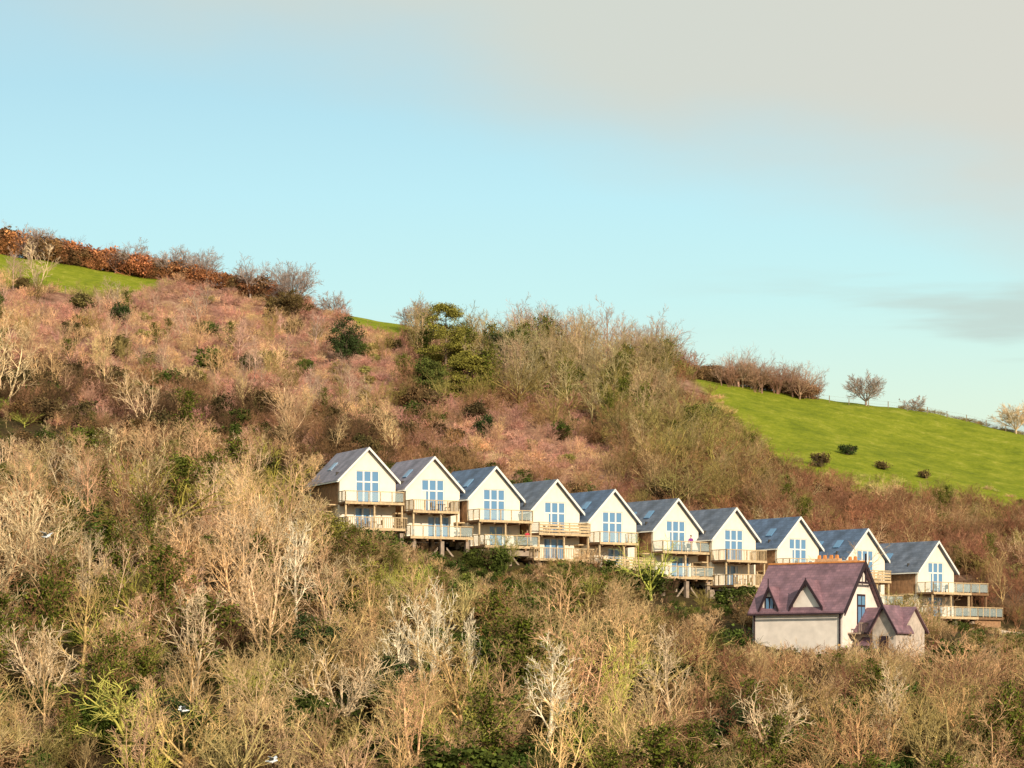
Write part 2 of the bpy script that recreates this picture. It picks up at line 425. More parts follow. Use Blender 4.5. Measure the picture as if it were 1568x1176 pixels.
# ------- upper slope
rows=[]
def skip_field(x,y): return fieldmask(np.array(x),np.array(y))>.4
def edge_cap(x,y,h):   # the wood stops short of the pasture edge
    u=784+F*x/y
    if u<1035 or y>440: return h
    v=np.interp(u,[1035,1080,1140,1180,1290,1420,1568,1700],[585,612,655,695,725,742,762,770])+RNG.uniform(-18,25)
    return min(h, elev(v,y)-float(ground(x,y)))
NOPINE=[(bear(683,396),396,4.0),(bear(530,398),398,4)]
def pine_clear(x,y,h):
    for px,py,r in NOPINE:
        if abs(x-px)<r and -18<y-py<2 and h>2.4: return False
    return True
for k in range(4300):
    yy=RNG.uniform(318,452); xx=RNG.uniform(-1,1)*(yy*.2+5)
    if skip_field(xx,yy): continue
    u=784+F*xx/yy
    if not clear_of_buildings(xx,yy,.6): continue
    openb = (u<620 and yy>355) or (700<u<960 and 335<yy<368)
    if openb: key,tint,h=pick([(7,'brush',PINK,1.3),(3,'brush',TAN,1.4),(2,'copp',PINK,2.2),(1,'copp',TAN,2.4),(.4,'bush',OLV,1.5)])
    elif u>930: key,tint,h=pick([(4,'copp',RED,3.2),(3,'copp',BRN,3.5),(1.5,'copp',OLV,3.2),(1.0,'bush',(.16,.09,.04),2.2),(2,'brush',BRN,1.6)])
    else: key,tint,h=pick([(4,'copp',BRN,3),(2,'copp',PINK,3),(1.2,'bush',(.12,.075,.035),2.2),(.6,'bush',GRN,2.2),(4,'brush',PINK,1.6)])
    if yy<335 and h>2.4: h*=.85
    h=edge_cap(xx,yy,h*RNG.uniform(.6,1.3))
    if h<.5 or not pine_clear(xx,yy,h): continue
    rows.append(row(key,xx,yy,h,tint,1.15))
for k in range(330):
    u=RNG.uniform(1080,1640); y0=float(np.interp(u,[1065,1120,1180,1290,1420,1568,1900],[440,408,379,370,372,375,378])); yy=y0+RNG.normal(-1,5); xx=bear(u,yy)
    key,tint,h=pick([(5,'brush',(.50,.42,.14),.9),(3,'brush',TAN,1.0),(1.2,'copp',OLV,1.8),(.5,'bush',(.15,.12,.04),1.2)])
    rows.append(row(key,xx,yy,h*RNG.uniform(.5,1.3),tint,1.3))
scatter("hillside_scrub", rows)
rows=[]
def band(u0,u1,y0,y1,n,ch,wide=1.0):
    for k in range(n):
        yy=RNG.uniform(y0,y1); u=RNG.uniform(u0,u1); xx=bear(u,yy)
        if skip_field(xx,yy) and y1<=440: continue
        if not clear_of_buildings(xx,yy,1.5): continue
        key,tint,h=pick(ch); h=h*RNG.uniform(.7,1.2)
        if y1<=440: h=edge_cap(xx,yy,h)
        if h<.8 or not pine_clear(xx,yy,h): continue
        rows.append(row(key,xx,yy,h,tint,wide))
band(-60,620,320,348,120,[(4,'copp',DBR,4.5),(2,'ash',TAN,6),(2,'bush',(.085,.065,.025),3)])
band(-60,620,350,425,130,[(4,'copp',TAN,4),(4,'ash',(.54,.37,.27),5.5),(2,'copp',OLV,4),(1,'bush',GRN,2.6),(1.2,'bush',(.12,.09,.035),2.6),(1,'ivy',TAN,5)])
band(620,1180,372,432,165,[(4,'copp',OLV,5),(3,'ash',(.40,.30,.14),8),(3,'round',OLV,7),(2.2,'ivy',OLV,7),(1.4,'bush',GRN,3.4),(2,'copp',BRN,4.5)])
band(720,1060,385,432,60,[(4,'ash',(.40,.31,.16),9),(2.5,'ivy',OLV,8),(3,'fork',(.45,.33,.19),8.5)])
band(930,1180,335,385,85,[(3,'copp',BRN,5),(3,'ash',(.38,.27,.13),7.5),(3,'round',OLV,7)])
band(1150,1640,325,372,180,[(4,'copp',RED,4.2),(2,'ash',(.40,.26,.12),5.5),(2,'round',BRN,4.6),(1.3,'ivy',OLV,4.6),(1,'round',TAN,4.6)])
band(620,940,320,338,50,[(4,'copp',BRN,3.5),(1,'bush',GRN,2)])
scatter("hillside_woodland", rows)
rows=[]
band(775,1020,434,450,36,[(4,'round',(.44,.30,.22),8.0),(3,'ash',(.46,.32,.22),8.5)])
band(1020,1240,446,456,44,[(4,'round',(.42,.27,.19),5.2),(3,'copp',(.34,.2,.13),4.5),(1,'bush',(.2,.1,.05),2.5)])
band(-60,330,449,456,26,[(3,'round',(.34,.23,.19),4.8),(2,'ash',(.36,.25,.20),4.8)])
scatter("skyline_trees", rows)
rows=[]
for k in range(130):
    u=RNG.uniform(-60,470); yy=RNG.uniform(451,457)-max(0,(u-250))*.03
    h=np.interp(u,[0,150,300,470],[3.3,3.0,2.6,2.6])*RNG.uniform(.6,1.3)
    rows.append(row('bush' if RNG.uniform()<.75 else 'copp',bear(u,yy),yy,h,RUST if RNG.uniform()<.55 else (.20,.11,.05),1.1))
for k in range(70):
    u=RNG.uniform(1035,1250); yy=455-RNG.uniform(0,2); rows.append(row('bush' if RNG.uniform()<.5 else 'copp',bear(u,yy),yy,RNG.uniform(1.4,2.8),(.24,.14,.07),1.2))
for k in range(60):
    u=RNG.uniform(1380,1620); yy=457+RNG.uniform(-1,1); rows.append(row('brush' if RNG.uniform()<.8 else 'copp',bear(u,yy),yy,RNG.uniform(.4,.9),(.3,.22,.08),1.3))
scatter("field_hedge", rows)

# ---------------------------------------------------------------- single named trees
def mat_plain(name,col,isl=True): return plant_mat(name,False,col,isl)
M_pale=mat_plain("pale_bark",(.66,.50,.32),False); M_greyb=mat_plain("grey_bark",(.36,.28,.24),False); M_whiteb=mat_plain("birch_bark",(.80,.68,.49),False)
M_moss=mat_plain("mossy_bark",(.50,.46,.11),False)
M_pine=mat_plain("pine_needles",(.22,.20,.04)); M_dk=mat_plain("evergreen_leaves",(.045,.065,.02)); M_brk=mat_plain("bark",(.16,.11,.08)); M_dull=mat_plain("dull_leaves",(.13,.09,.035))
def put(name,me,x,y,s=1.0,w=None):
    o=bpy.data.objects.new(name,me); o.location=(x,y,float(ground(x,y))); o.rotation_euler[2]=RNG.uniform(0,6.28)
    w=w or s; o.scale=(w,w,s); scene.collection.objects.link(o); return o
def single(name,kind,u,y,h,mat,wide=1.0,seed=0,thick=1.0,rmin=None,dense=None):
    rr=np.random.default_rng(seed); t=make_tree(kind,rr,h,thick,rmin,dense); V,Fc=tubes(t.seg,4)
    zt=np.percentile(V[:,2],99.8); return put(name,mesh_of(name,[(V,Fc,mat)]),bear(u,y),y,h/zt,h/zt*wide)
for (k,u,y,h,mt,wd,sd) in [('dome',447,442,7.6,M_greyb,1.0,1),('round',383,447,6.4,M_greyb,.9,2),('fork',58,420,7.5,M_pale,1.0,3),('dome',638,445,5.8,M_greyb,1.0,4),
        ('round',300,450,6.0,M_greyb,1.0,14),('round',200,453,5.6,M_greyb,1.2,15),('dome',55,454,5.6,M_greyb,1.1,16),('round',262,451,5.6,M_greyb,1.1,19),
        ('round',512,446,4.2,M_greyb,.9,17),('dome',1326,455,5.4,M_greyb,1.15,5),('dome',1556,455,4.8,M_pale,1.1,6),('copp',1402,456,2.6,M_greyb,1.4,18),('copp',1250,455,4.2,M_greyb,1,22)]:
    single("bare_tree",k,u,y,h,mt,wd,sd,1.0,.022,{'round':[12,9,8],'dome':[7,6,4]}.get(k))
for (k,u,y,h,mt,wd,sd) in [('fork',655,236,10.5,M_whiteb,.8,7),('ash',835,222,9.5,M_whiteb,1.1,8),('ash',612,232,9.5,M_whiteb,.6,9),('ash',722,240,7.5,M_whiteb,.5,10),
        ('round',60,226,7.5,M_pale,1.1,11),('round',190,214,7.0,M_moss,1.3,12),('ash',1355,226,8.0,M_pale,.9,13),('ash',455,256,9.5,M_whiteb,.7,20),('ash',1030,236,8.5,M_pale,.9,21),
        ('fork',300,232,9.0,M_pale,.9,23),('round',1180,222,7.0,M_pale,1.1,24),('fork',945,232,8,M_moss,.9,25),('round',530,222,7,M_pale,1.1,26)]:
    single("bare_tree",k,u,y,h,mt,wd,sd,1.25,.026)

def pine(name,u,y,h,seed,r=.36,mat=None):
    rr=np.random.default_rng(seed); seg=[]; p=np.array([0,0,-.4]); C=[]
    for k in range(12):
        q=np.array([rr.normal(0,.05),rr.normal(0,.05),h*.93*(k+1)/12]); seg.append((p,h*.018*(1-k/13),q,h*.018*(1-(k+1)/13))); p=q
    for k in range(50):
        t=rr.uniform(.10,.97); zz=t*h*.93; az=rr.uniform(0,6.28); prof=r*h*(math.sin(min(1,(1-t)*1.3+.25)*math.pi*.5))*rr.uniform(.6,1.1)
        e=np.array([math.cos(az)*prof,math.sin(az)*prof,zz+prof*.15]); a0=np.array([0,0,zz]); mid=(a0+e)/2+[0,0,.1]
        seg+= [(a0,.05,mid,.035),(mid,.035,e,.015)]
        for j in range(5):
            f=.45+.55*(j+.5)/5; c=a0+(e-a0)*f+rr.normal(0,.18,3); C.append(c+rr.normal(0,1,(75,3))*np.array([.42,.42,.15]))
    V,Fc=tubes(seg,5); V2,F2=leafquads(np.concatenate(C),.11,rr,2.2)
    return put(name,mesh_of(name,[(V,Fc,M_brk),(V2,F2,mat or M_pine)]),bear(u,y),y)
M_pine2=mat_plain("dark_pine_needles",(.10,.115,.027))
pine("pine_tree",683,396,12.0,31,.29)
pine("pine_tree",716,388,7.0,32,.45)
pine("pine_tree",655,386,5.0,33,.5,M_pine2)
pine("pine_tree",790,410,8.0,34,.35,M_pine2)
def evergreen(name,u,y,h,w,mat,seed,n=70):
    rr=np.random.default_rng(seed); t=make_tree('copp',rr,h*.9); V,Fc=tubes(t.seg)
    C=clumps(rr,n,170,w*.5,h*.42,h*.5,.26+.02*h,.15); V2,F2=leafquads(C,.16,rr)
    return put(name,mesh_of(name,[(V,Fc,M_brk),(V2,F2,mat)]),bear(u,y),y)
for (n,u,y,h,wd,mt,sd,cn) in [("holly_tree",530,398,7.2,5.6,M_dk,41,55),("holly_tree",762,412,7.5,5.0,M_dk,42,60),("holly_tree",822,408,8.0,5.0,M_pine,43,60),("evergreen_shrub",182,398,3.6,3.0,M_dk,44,30),
        ("evergreen_shrub",742,362,3.2,3.0,M_dk,45,26),("evergreen_shrub",1299,399,1.5,2.8,M_dk,46,12),("holly_tree",440,432,5.0,7.5,M_dull,47,60),("evergreen_shrub",1255,384,2.2,3.2,M_dull,48,12),
        ("cypress_tree",1490,262,5.5,4.5,M_dk,49,60),("evergreen_shrub",1350,392,.9,1.8,M_dull,50,7),("evergreen_shrub",1416,390,1.0,1.6,M_dull,51,7),
        ("holly_tree",600,232,5,4.5,M_dk,52,50),("holly_tree",1130,225,5,4.5,M_dk,53,50),("holly_tree",560,262,6,5,M_pine,54,50),("holly_tree",260,215,5,4.5,M_dk,55,50),("holly_tree",860,250,4.5,4,M_pine,56,50),
        ("holly_tree",500,285,5.5,4,M_pine,57,50),("holly_tree",480,240,6,5,M_dk,58,50)]:
    evergreen(n,u,y,h,wd,mt,sd,cn)

# ---------------------------------------------------------------- buildings
class MB:
    def __init__(s): s.V=[]; s.F=[]
    def box(s,x0,x1,y0,y1,z0,z1):
        b=len(s.V); s.V+=[(x0,y0,z0),(x1,y0,z0),(x1,y1,z0),(x0,y1,z0),(x0,y0,z1),(x1,y0,z1),(x1,y1,z1),(x0,y1,z1)]
        s.F+=[[b+i for i in f] for f in ((0,3,2,1),(4,5,6,7),(0,1,5,4),(1,2,6,5),(2,3,7,6),(3,0,4,7))]
    def prism_y(s,poly,y0,y1):
        b=len(s.V); n=len(poly); s.V+=[(p[0],y0,p[1]) for p in poly]+[(p[0],y1,p[1]) for p in poly]
        s.F+=[list(range(b,b+n)),list(range(b+2*n-1,b+n-1,-1))]+[[b+(i+1)%n,b+i,b+n+i,b+n+(i+1)%n] for i in range(n)]
    def prism_x(s,poly,x0,x1):
        b=len(s.V); n=len(poly); s.V+=[(x0,p[0],p[1]) for p in poly]+[(x1,p[0],p[1]) for p in poly]
        s.F+=[list(range(b+n-1,b-1,-1)),list(range(b+n,b+2*n))]+[[b+i,b+(i+1)%n,b+n+(i+1)%n,b+n+i] for i in range(n)]
    def mesh(s,name,mat):
        me=bpy.data.meshes.new(name); me.from_pydata(s.V,[],s.F); me.update(); me.materials.append(mat)
        uv=me.uv_layers.new(name="UVMap")
        for p in me.polygons:
            n=p.normal
            hz=Vector((0,0,1)).cross(n)
            hz = hz.normalized() if hz.length>.01 else Vector((1,0,0))
            vt=n.cross(hz)
            for li in p.loop_indices:
                c=me.vertices[me.loops[li].vertex_index].co; uv.data[li].uv=(c.dot(hz),c.dot(vt))
        return me
def add(parent,name,me):
    o=bpy.data.objects.new(name,me); scene.collection.objects.link(o); o.parent=parent; return o
W=3.1; EA=2.35; AP=5.5; LN=8.4
def balustrade(fr,gl,x0,x1,y0,y1,z,style=0):
    def run(ax,ay,bx,by):
        L_=math.hypot(bx-ax,by-ay); n=max(1,int(round(L_/1.3)))
        for i in range(n+1):
            t=i/n; px=ax+(bx-ax)*t; py=ay+(by-ay)*t; fr.box(px-.045,px+.045,py-.045,py+.045,z,z+1.04)
        if style==1:
            for i in range(int(L_/.22)):
                t=(i+.5)*.22/L_; px=ax+(bx-ax)*t; py=ay+(by-ay)*t; fr.box(px-.022,px+.022,py-.022,py+.022,z+.05,z+1.038)
        if abs(bx-ax)>abs(by-ay):
            fr.box(min(ax,bx)-.06,max(ax,bx)+.06,ay-.06,ay+.06,z+1.04,z+1.12)
            if style==0: gl.box(min(ax,bx)+.05,max(ax,bx)-.05,ay-.012,ay+.012,z+.12,z+.98)
            if style==2:
                for zz in (.12,.42,.72): fr.box(min(ax,bx)+.05,max(ax,bx)-.05,ay-.062,ay-.048,z+zz,z+zz+.2)
        else:
            fr.box(ax-.058,ax+.058,min(ay,by)+.06,max(ay,by)-.06,z+1.042,z+1.118)
            if style!=1: gl.box(ax-.012,ax+.012,min(ay,by)+.05,max(ay,by)-.05,z+.12,z+.98)
    run(x0,y0,x1,y0); run(x0,y0,x0,y1); run(x1,y0,x1,y1)
def gable_house(hx,hy,hz,th,slatem,var):
    rv=np.random.default_rng(100+var)
    root=bpy.data.objects.new("white_gabled_house",None); scene.collection.objects.link(root)
    root.location=(hx,hy,hz-AP); root.rotation_euler[2]=math.radians(th)
    ww=1.3; wt=3.3; sl=(AP-EA)/W
    w=MB()
    roofz=lambda x: AP-abs(x)*sl
    w.prism_y([(-W,-.25),(-ww,-.25),(-ww,roofz(ww)),(-W,EA)],0,.3)
    w.prism_y([(ww,-.25),(W,-.25),(W,EA),(ww,roofz(ww))],0,.3)
    w.prism_y([(-ww,wt),(ww,wt),(ww,roofz(ww)),(0,AP),(-ww,roofz(ww))],0,.3)
    w.prism_y([(-W,-.25),(W,-.25),(W,EA),(0,AP),(-W,EA)],LN-.3,LN)
    w.box(W-.25,W,.3,LN-.3,-.25,EA)
    lx0,lx1=(-.6,1.9) if var%3 else (-1.4,1.2)
    w.box(-W,lx0,0.02,.3,-2.7,-.25); w.box(lx1,W,0.02,.3,-2.7,-.25); w.box(lx0,lx1,.02,.3,-.5,-.25)
    w.box(-W+.01,-W+.25,.3,LN,-5.0,-.25); w.box(W-.25,W-.01,.3,LN,-5.0,-.25)
    add(root,"walls",w.mesh("walls",M_white))
    cl=MB(); cl.box(-W,-W+.25,.3,LN-.3,-.25,EA)
    for k in range(14): cl.box(-W-.03,-W-.003,.35+k*.55,.80+k*.55,-.2,EA-.05)
    add(root,"side_cladding",cl.mesh("side_cladding",M_clad))
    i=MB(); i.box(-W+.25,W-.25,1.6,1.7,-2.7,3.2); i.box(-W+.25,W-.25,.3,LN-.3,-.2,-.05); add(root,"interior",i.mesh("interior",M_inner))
    r=MB(); t=.13; ov=.34; oz=ov*sl
    r.prism_y([(-W-ov,EA-oz+.03),(0,AP+.03),(0,AP+.03+t*1.4),(-W-ov,EA-oz+.03+t*1.4)],-.45,LN+.3)
    r.prism_y([(0,AP+.03),(W+ov,EA-oz+.03),(W+ov,EA-oz+.03+t*1.4),(0,AP+.03+t*1.4)],-.45,LN+.3)
    add(root,"roof",r.mesh("roof",slatem))
    rl=MB()
    for q in range(2):
        yy=2.0+q*3.0; xm=-1.7; zz=AP+.03-1.7*sl+t*1.4
        if var%3!=q: rl.prism_y([(xm-.4,zz-.4*sl+.01),(xm+.4,zz+.4*sl+.01),(xm+.36,zz+.4*sl+.09),(xm-.44,zz-.4*sl+.09)],yy,yy+.9)
    add(root,"roof_windows",rl.mesh("roof_windows",M_glass))
    b=MB()
    b.prism_y([(-W-ov-.04,EA-oz-.06),(0,AP-.06),(0,AP+.22),(-W-ov-.04,EA-oz+.22)],-.50,-.452)
    b.prism_y([(0,AP-.06),(W+ov+.04,EA-oz-.06),(W+ov+.04,EA-oz+.22),(0,AP+.22)],-.50,-.452)
    b.box(-W-ov-.12,-W-ov-.003,-.4,LN+.2,EA-oz,EA-oz+.12)
    add(root,"bargeboards",b.mesh("bargeboards",M_upvc))
    f=MB(); g=MB()
    def win(x0,x1,z0,z1,cols,trans):
        e=.09
        f.box(x0,x0+e,.06,.16,z0,z1); f.box(x1-e,x1,.06,.16,z0,z1); f.box(x0+e,x1-e,.06,.16,z0,z0+e); f.box(x0+e,x1-e,.06,.16,z1-e,z1)
        for c in range(1,cols):
            xc=x0+(x1-x0)*c/cols; f.box(xc-.09,xc+.09,.055,.15,z0+e,z1-e)
        for tz in trans: f.box(x0+e,x1-e,.065,.14,z0+tz-.07,z0+tz+.07)
        g.box(x0+.02,x1-.02,.10,.12,z0+.02,z1-.02)
    win(-ww,ww,-.0,wt,3,[2.15]); win(lx0,lx1,-2.7,-.5,3,[])
    add(root,"window_frames",f.mesh("window_frames",M_upvc)); add(root,"window_glass",g.mesh("window_glass",M_glass))
    cu=MB()
    if var%2: cu.box(-ww+.1,-ww+.55,.0901,.0985,.1,2.1)
    else: cu.box(lx1-.6,lx1-.1,.0901,.0985,-2.6,-.6)
    add(root,"curtain",cu.mesh("curtain",M_white))
    dz=[0,.0,.7,-.3,.3,-.4,.8,.1,-.2,.5][var]; dl=[.3,.9,.2,1.3,.5,1.1,.2,.9,1.2,.4][var]
    yU=-2.1-dz*.6; yL=-2.9-dz
    xu=W+.1-([0,1.2,0,0,1.5,0,.8,0,1.2,0][var])
    d=MB(); d.box(-W-.2,xu,yU,-.003,-.28,-.06)
    xl=-W-dl; d.box(xl,W+.1,yL,.0,-2.96,-2.74)
    for k in range(5): d.box(xl+.3+k*1.5,xl+.5+k*1.5,yL-.1,-.05,-3.2,-2.965)
    for k in range(4): d.box(-W+.1+k*1.5,-W+.25+k*1.5,yU+.05,-.05,-.45,-.285)
    add(root,"decks",d.mesh("decks",M_timber))
    fr=MB(); gl=MB(); balustrade(fr,gl,-W-.15,xu-.05,yU+.05,-.05,-.06,(0,1,0,2,0,0,1,0,2,0)[var]); balustrade(fr,gl,xl+.05,W+.05,yL+.05,-.05,-2.74,(1,0,0,1,2,0,1,1,0,0)[var])
    for px in (-W-.05,0,xu-.15): fr.box(px-.08,px+.08,yU+.2,yU+.36,-2.74,-.285)
    fr.box(-W-.2,xu,yU-.03,yU-.002,-.30,-.05); fr.box(xl,W+.1,yL-.03,yL-.002,-3.0,-2.73)
    add(root,"balustrade",fr.mesh("balustrade",M_rail)); add(root,"balustrade_glass",gl.mesh("balustrade_glass",M_glassp))
    c=MB(); pw=.34 if var in (2,6,7) else .2
    for px in (-W-.3,-.2,W-.4):
        for py in (yL+.5,-.2): c.box(px-pw,px+pw,py-.2,py+.2,-11,-3.205)
    if var in (2,6,7): c.box(-W-.6,W+.1,yL+.25,yL+.75,-3.75,-3.203)
    for sx_ in (-1,1): c.prism_y([(sx_*.5-.2,-3.8),(sx_*2.7-.2,-6.2),(sx_*2.7-.2,-6.45),(sx_*.5-.2,-4.05)],yL+.35,yL+.45)
    add(root,"stilts",c.mesh("stilts",M_conc))
    c=MB(); c.box(-W,W,1.0,1.3,-9,-2.72); c.box(-W,-W+.3,1.3,LN,-9,-5.0); c.box(W-.3,W,1.3,LN,-9,-5.0)  # back wall coloured near-black to paint in shade below the house
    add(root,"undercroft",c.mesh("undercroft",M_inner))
    s=MB(); s.box(-W-1.1,-W-.06,2.0,2.15,-2.7,-.3); s.box(-W-1.0,-W-.06,.5,2.6,-.32,-.2)
    for k in range(8): s.box(-W-.95,-W-.1,-.25+k*.28,.02+k*.28,-2.74+k*.30,-2.66+k*.30)
    add(root,"side_steps",s.mesh("side_steps",M_rail))
    fu=MB(); fx=rv.uniform(-1.8,.4); zt=-.06 if var%2 else -2.74; fy=-1.2
    fu.box(fx-.45,fx+.45,fy-.35,fy+.35,zt+.70,zt+.74)
    for ax in (-.38,.38):
        for ay in (-.28,.28): fu.box(fx+ax-.03,fx+ax+.03,fy+ay-.03,fy+ay+.03,zt,zt+.70)
    for sg in (-1,1):
        cx=fx+sg*.85; fu.box(cx-.22,cx+.22,fy-.22,fy+.22,zt+.42,zt+.47); bx=cx+sg*.2; fu.box(bx-.02,bx+.02,fy-.22,fy+.22,zt+.47,zt+.92)
        for ax in (-.18,.18):
            for ay in (-.18,.18): fu.box(cx+ax-.02,cx+ax+.02,fy+ay-.02,fy+ay+.02,zt,zt+.42)
    add(root,"terrace_furniture",fu.mesh("terrace_furniture",M_dark if var%2 else M_rail))
    return root
for k,(hx,hy,hz,th) in enumerate(HOUSES):
    gable_house(hx,hy,hz,th,M_slateA if k in (0,1) else (M_slateB if k in (2,4,7,8) else M_slateC),k)
hx,hy,hz,th=HOUSES[-1]
root=bpy.data.objects.new("timber_terrace",None); scene.collection.objects.link(root); root.location=(hx,hy,hz-AP); root.rotation_euler[2]=math.radians(th)
d=MB(); d.box(W+.35,W+3.4,-2.2,2.2,-.28,-.03); d.box(W+.35,W+5,-3.0,2.2,-2.98,-2.72)
for px in (W+.7,W+3.2): d.box(px-.1,px+.1,-2.0,-1.8,-2.72,-.285)
d.box(W+.4,W+3.3,.5,.6,-2.72,-.285)
add(root,"deck",d.mesh("deck",M_timber))
fr=MB(); gl=MB(); balustrade(fr,gl,W+.4,W+3.35,-2.1,2.1,-.03); balustrade(fr,gl,W+.4,W+4.95,-2.9,2.1,-2.72)
add(root,"balustrade",fr.mesh("balustrade",M_rail)); add(root,"balustrade_glass",gl.mesh("balustrade_glass",M_glassp))
c=MB(); c.box(W+.4,W+4.9,-2.7,2.0,-8.5,-2.985); add(root,"base_wall",c.mesh("base_wall",M_clad))
c=MB(); c.box(-W-.5,W+5.6,-5.4,-3.6,-8.5,-5.2); c.box(-W-.5,W+5.6,-5.4,-5.2,-5.2,-4.4); add(root,"lower_terrace_wall",c.mesh("lower_terrace_wall",M_cream))

# Victorian house
root=bpy.data.objects.new("victorian_house",None); scene.collection.objects.link(root)
root.location=(28.8,272.0,3.5); root.rotation_euler[2]=math.radians(-35)
HL=4.8; HD=3.6; E=4.4; R=8.6
w=MB()
w.prism_x([(-HD,-3),(HD,-3),(HD,E),(0,R-.1),(-HD,E)],-HL,HL)
G=((-3.7,-2.1,6.35),(-.4,2.6,6.9))
for x0,x1,h in G:
    xm=(x0+x1)/2
    w.prism_y([(x0,E-.6),(x1,E-.6),(x1,E+.3),(xm,h),(x0,E+.3)],-HD-.06,-HD+2.4)
add(root,"walls",w.mesh("walls",M_cream))
w=MB()
w.prism_x([(-1.2,-3),(3.4,-3),(3.4,2.3),(1.1,4.3),(-1.2,2.3)],HL+.003,HL+4.9)
w.prism_y([(HL+2.6,-3),(HL+5.0,-3),(HL+5.0,2.4),(HL+3.8,4.4),(HL+2.6,2.4)],-2.6,0)
w.box(HL+.9,HL+2.55,-2.2,-1.205,-3,.9)
add(root,"wing_walls",w.mesh("wing_walls",M_stone))
r=MB(); T=.14
def slab_x(y0,z0,y1,z1,x0,x1): r.prism_x([(y0,z0),(y1,z1),(y1,z1+T),(y0,z0+T)],x0,x1)
s=(R-E)/HD
slab_x(-HD-.45,E-.45*s,0,R,-HL-.3,HL+.45); slab_x(0,R,HD+.45,E-.45*s,-HL-.3,HL+.45)
def slab_y(xa,za,xb,zb,y0,y1): r.prism_y([(xa,za),(xb,zb),(xb,zb+T),(xa,za+T)],y0,y1)
for x0,x1,h in G:
    xm=(x0+x1)/2; ss=(h-E-.3)/(xm-x0)
    slab_y(x0-.25,E+.3-.25*ss+.02,xm,h+.02,-HD-.3,-HD+2.6); slab_y(xm,h+.02,x1+.25,E+.3-.25*ss+.02,-HD-.3,-HD+2.6)
slab_x(-1.6,1.98,1.1,4.33,HL+.02,HL+5.2); slab_x(1.1,4.33,3.8,1.98,HL+.02,HL+5.2)
slab_y(HL+2.3,1.9,HL+3.8,4.45,-2.9,.5); slab_y(HL+3.8,4.45,HL+5.3,1.9,-2.9,.5)
slab_x(-2.5,.8,-1.2,1.5,HL+.8,HL+2.59)
add(root,"roof",r.mesh("roof",M_slateP))
q=MB(); q.box(-HL-.3,HL+.45,-.12,.12,R+T-.05,R+T+.10); add(root,"ridge_tiles",q.mesh("ridge_tiles",M_terra))
b=MB()
def barge_y(x0,x1,h,y,zlo,t=.22):
    xm=(x0+x1)/2
    b.prism_y([(x0,zlo-t),(xm,h-t),(xm,h+.2),(x0,zlo+.2)],y-.1,y); b.prism_y([(xm,h-t),(x1,zlo-t),(x1,zlo+.2),(xm,h+.2)],y-.1,y)
for x0,x1,h in G:
    ss=(h-E-.3)/((x1-x0)/2); barge_y(x0-.3,x1+.3,h,-HD-.31,E+.3-.3*ss)
barge_y(HL+2.25,HL+5.35,4.45,-2.92,1.85,.16)
for sg in (-1,1):
    b.prism_x([(sg*(HD+.5),E-.5*s-.25),(0,R-.25),(0,R+.24),(sg*(HD+.5),E-.5*s+.24)],HL+.453,HL+.57)
b.box(HL+.46,HL+.55,-1.3,1.3,R-1.95,R-1.75); b.box(HL+.45,HL+.59,-.06,.06,R-1.8,R+.9)
for x in (-2.9,1.1): b.box(x-.04,x+.04,-HD-.42,-HD-.34,6.3,7.2)
b.box(HL-.3,HL-.18,-HD-.14,-HD-.02,-3,E-.2); b.box(-HL+.15,-HL+.27,-HD-.14,-HD-.02,-3,E-.2); b.box(-HL-.3,HL+.4,-HD-.62,-HD-.5,E-.66,E-.54)
b.box(-3.4,-2.4,-HD-.12,-HD-.065,3.95,5.5)
b.box(HL+.003,HL+.06,-.8,.8,2.6,5.7)
b.box(HL+.003,HL+.05,1.6,2.4,0,1.9); b.box(HL+3.35,HL+4.25,-2.66,-2.605,.2,1.7)
add(root,"dark_timber",b.mesh("dark_timber",M_dark))
g=MB()
for x0,x1,z0,z1 in ((-3.28,-2.98,4.1,5.35),(-2.82,-2.52,4.1,5.35)): g.box(x0,x1,-HD-.135,-HD-.122,z0,z1)
for y0,y1 in ((-.66,-.08),(.08,.66)): g.box(HL+.062,HL+.075,y0,y1,2.75,4.5); g.box(HL+.062,HL+.075,y0,y1,4.7,5.5)
add(root,"window_glass",g.mesh("window_glass",M_glass))
f=MB(); f.box(HL+.003,HL+1.2,-2.6,2.6,1.9,2.05)
for k in range(14): f.box(HL+1.12,HL+1.18,-2.5+k*.38,-2.44+k*.38,2.05,2.9)
f.box(HL+1.1,HL+1.2,-2.55,2.55,2.9,2.98)
add(root,"balcony",f.mesh("balcony",M_conc))
c=MB(); c.box(-.3,2.2,.35,1.1,7.2,9.15); c.box(3.0,4.2,.35,1.0,7.4,8.95); add(root,"chimney_stacks",c.mesh("chimney_stacks",M_brick))
c=MB()
for x in (0,.6,1.3,1.9): c.prism_y([(x-.15,9.15),(x+.15,9.15),(x+.1,9.5),(x-.1,9.5)],.55,.82)
for x in (3.3,3.85): c.prism_y([(x-.15,8.95),(x+.15,8.95),(x+.1,9.3),(x-.1,9.3)],.55,.82)
add(root,"chimney_pots",c.mesh("chimney_pots",M_terra))
# garden trees and shrubs standing right round the old house
rows=[]
for k in range(60):
    x=RNG.uniform(19,44); y=RNG.uniform(250,265.5) if k%2 else RNG.uniform(253,262); z=float(ground(x,y))
    u=784+F*x/y; h=elev(float(np.interp(u,[1120,1160,1290,1340,1440,1470],[975,975,985,965,985,970])),y)-z
    h=min(h*RNG.uniform(.6,1.02),7)
    if h<.8: continue
    key,tint=pick([(3,'copp',TAN),(2,'ash',TAN),(2,'copp',BRN),(1,'bush',GRN),(1,'round',(.44,.32,.16))]); rows.append(row(key,x,y,h,tint,1.1 if key!='bush' else .8))
scatter("garden_shrubs", rows)

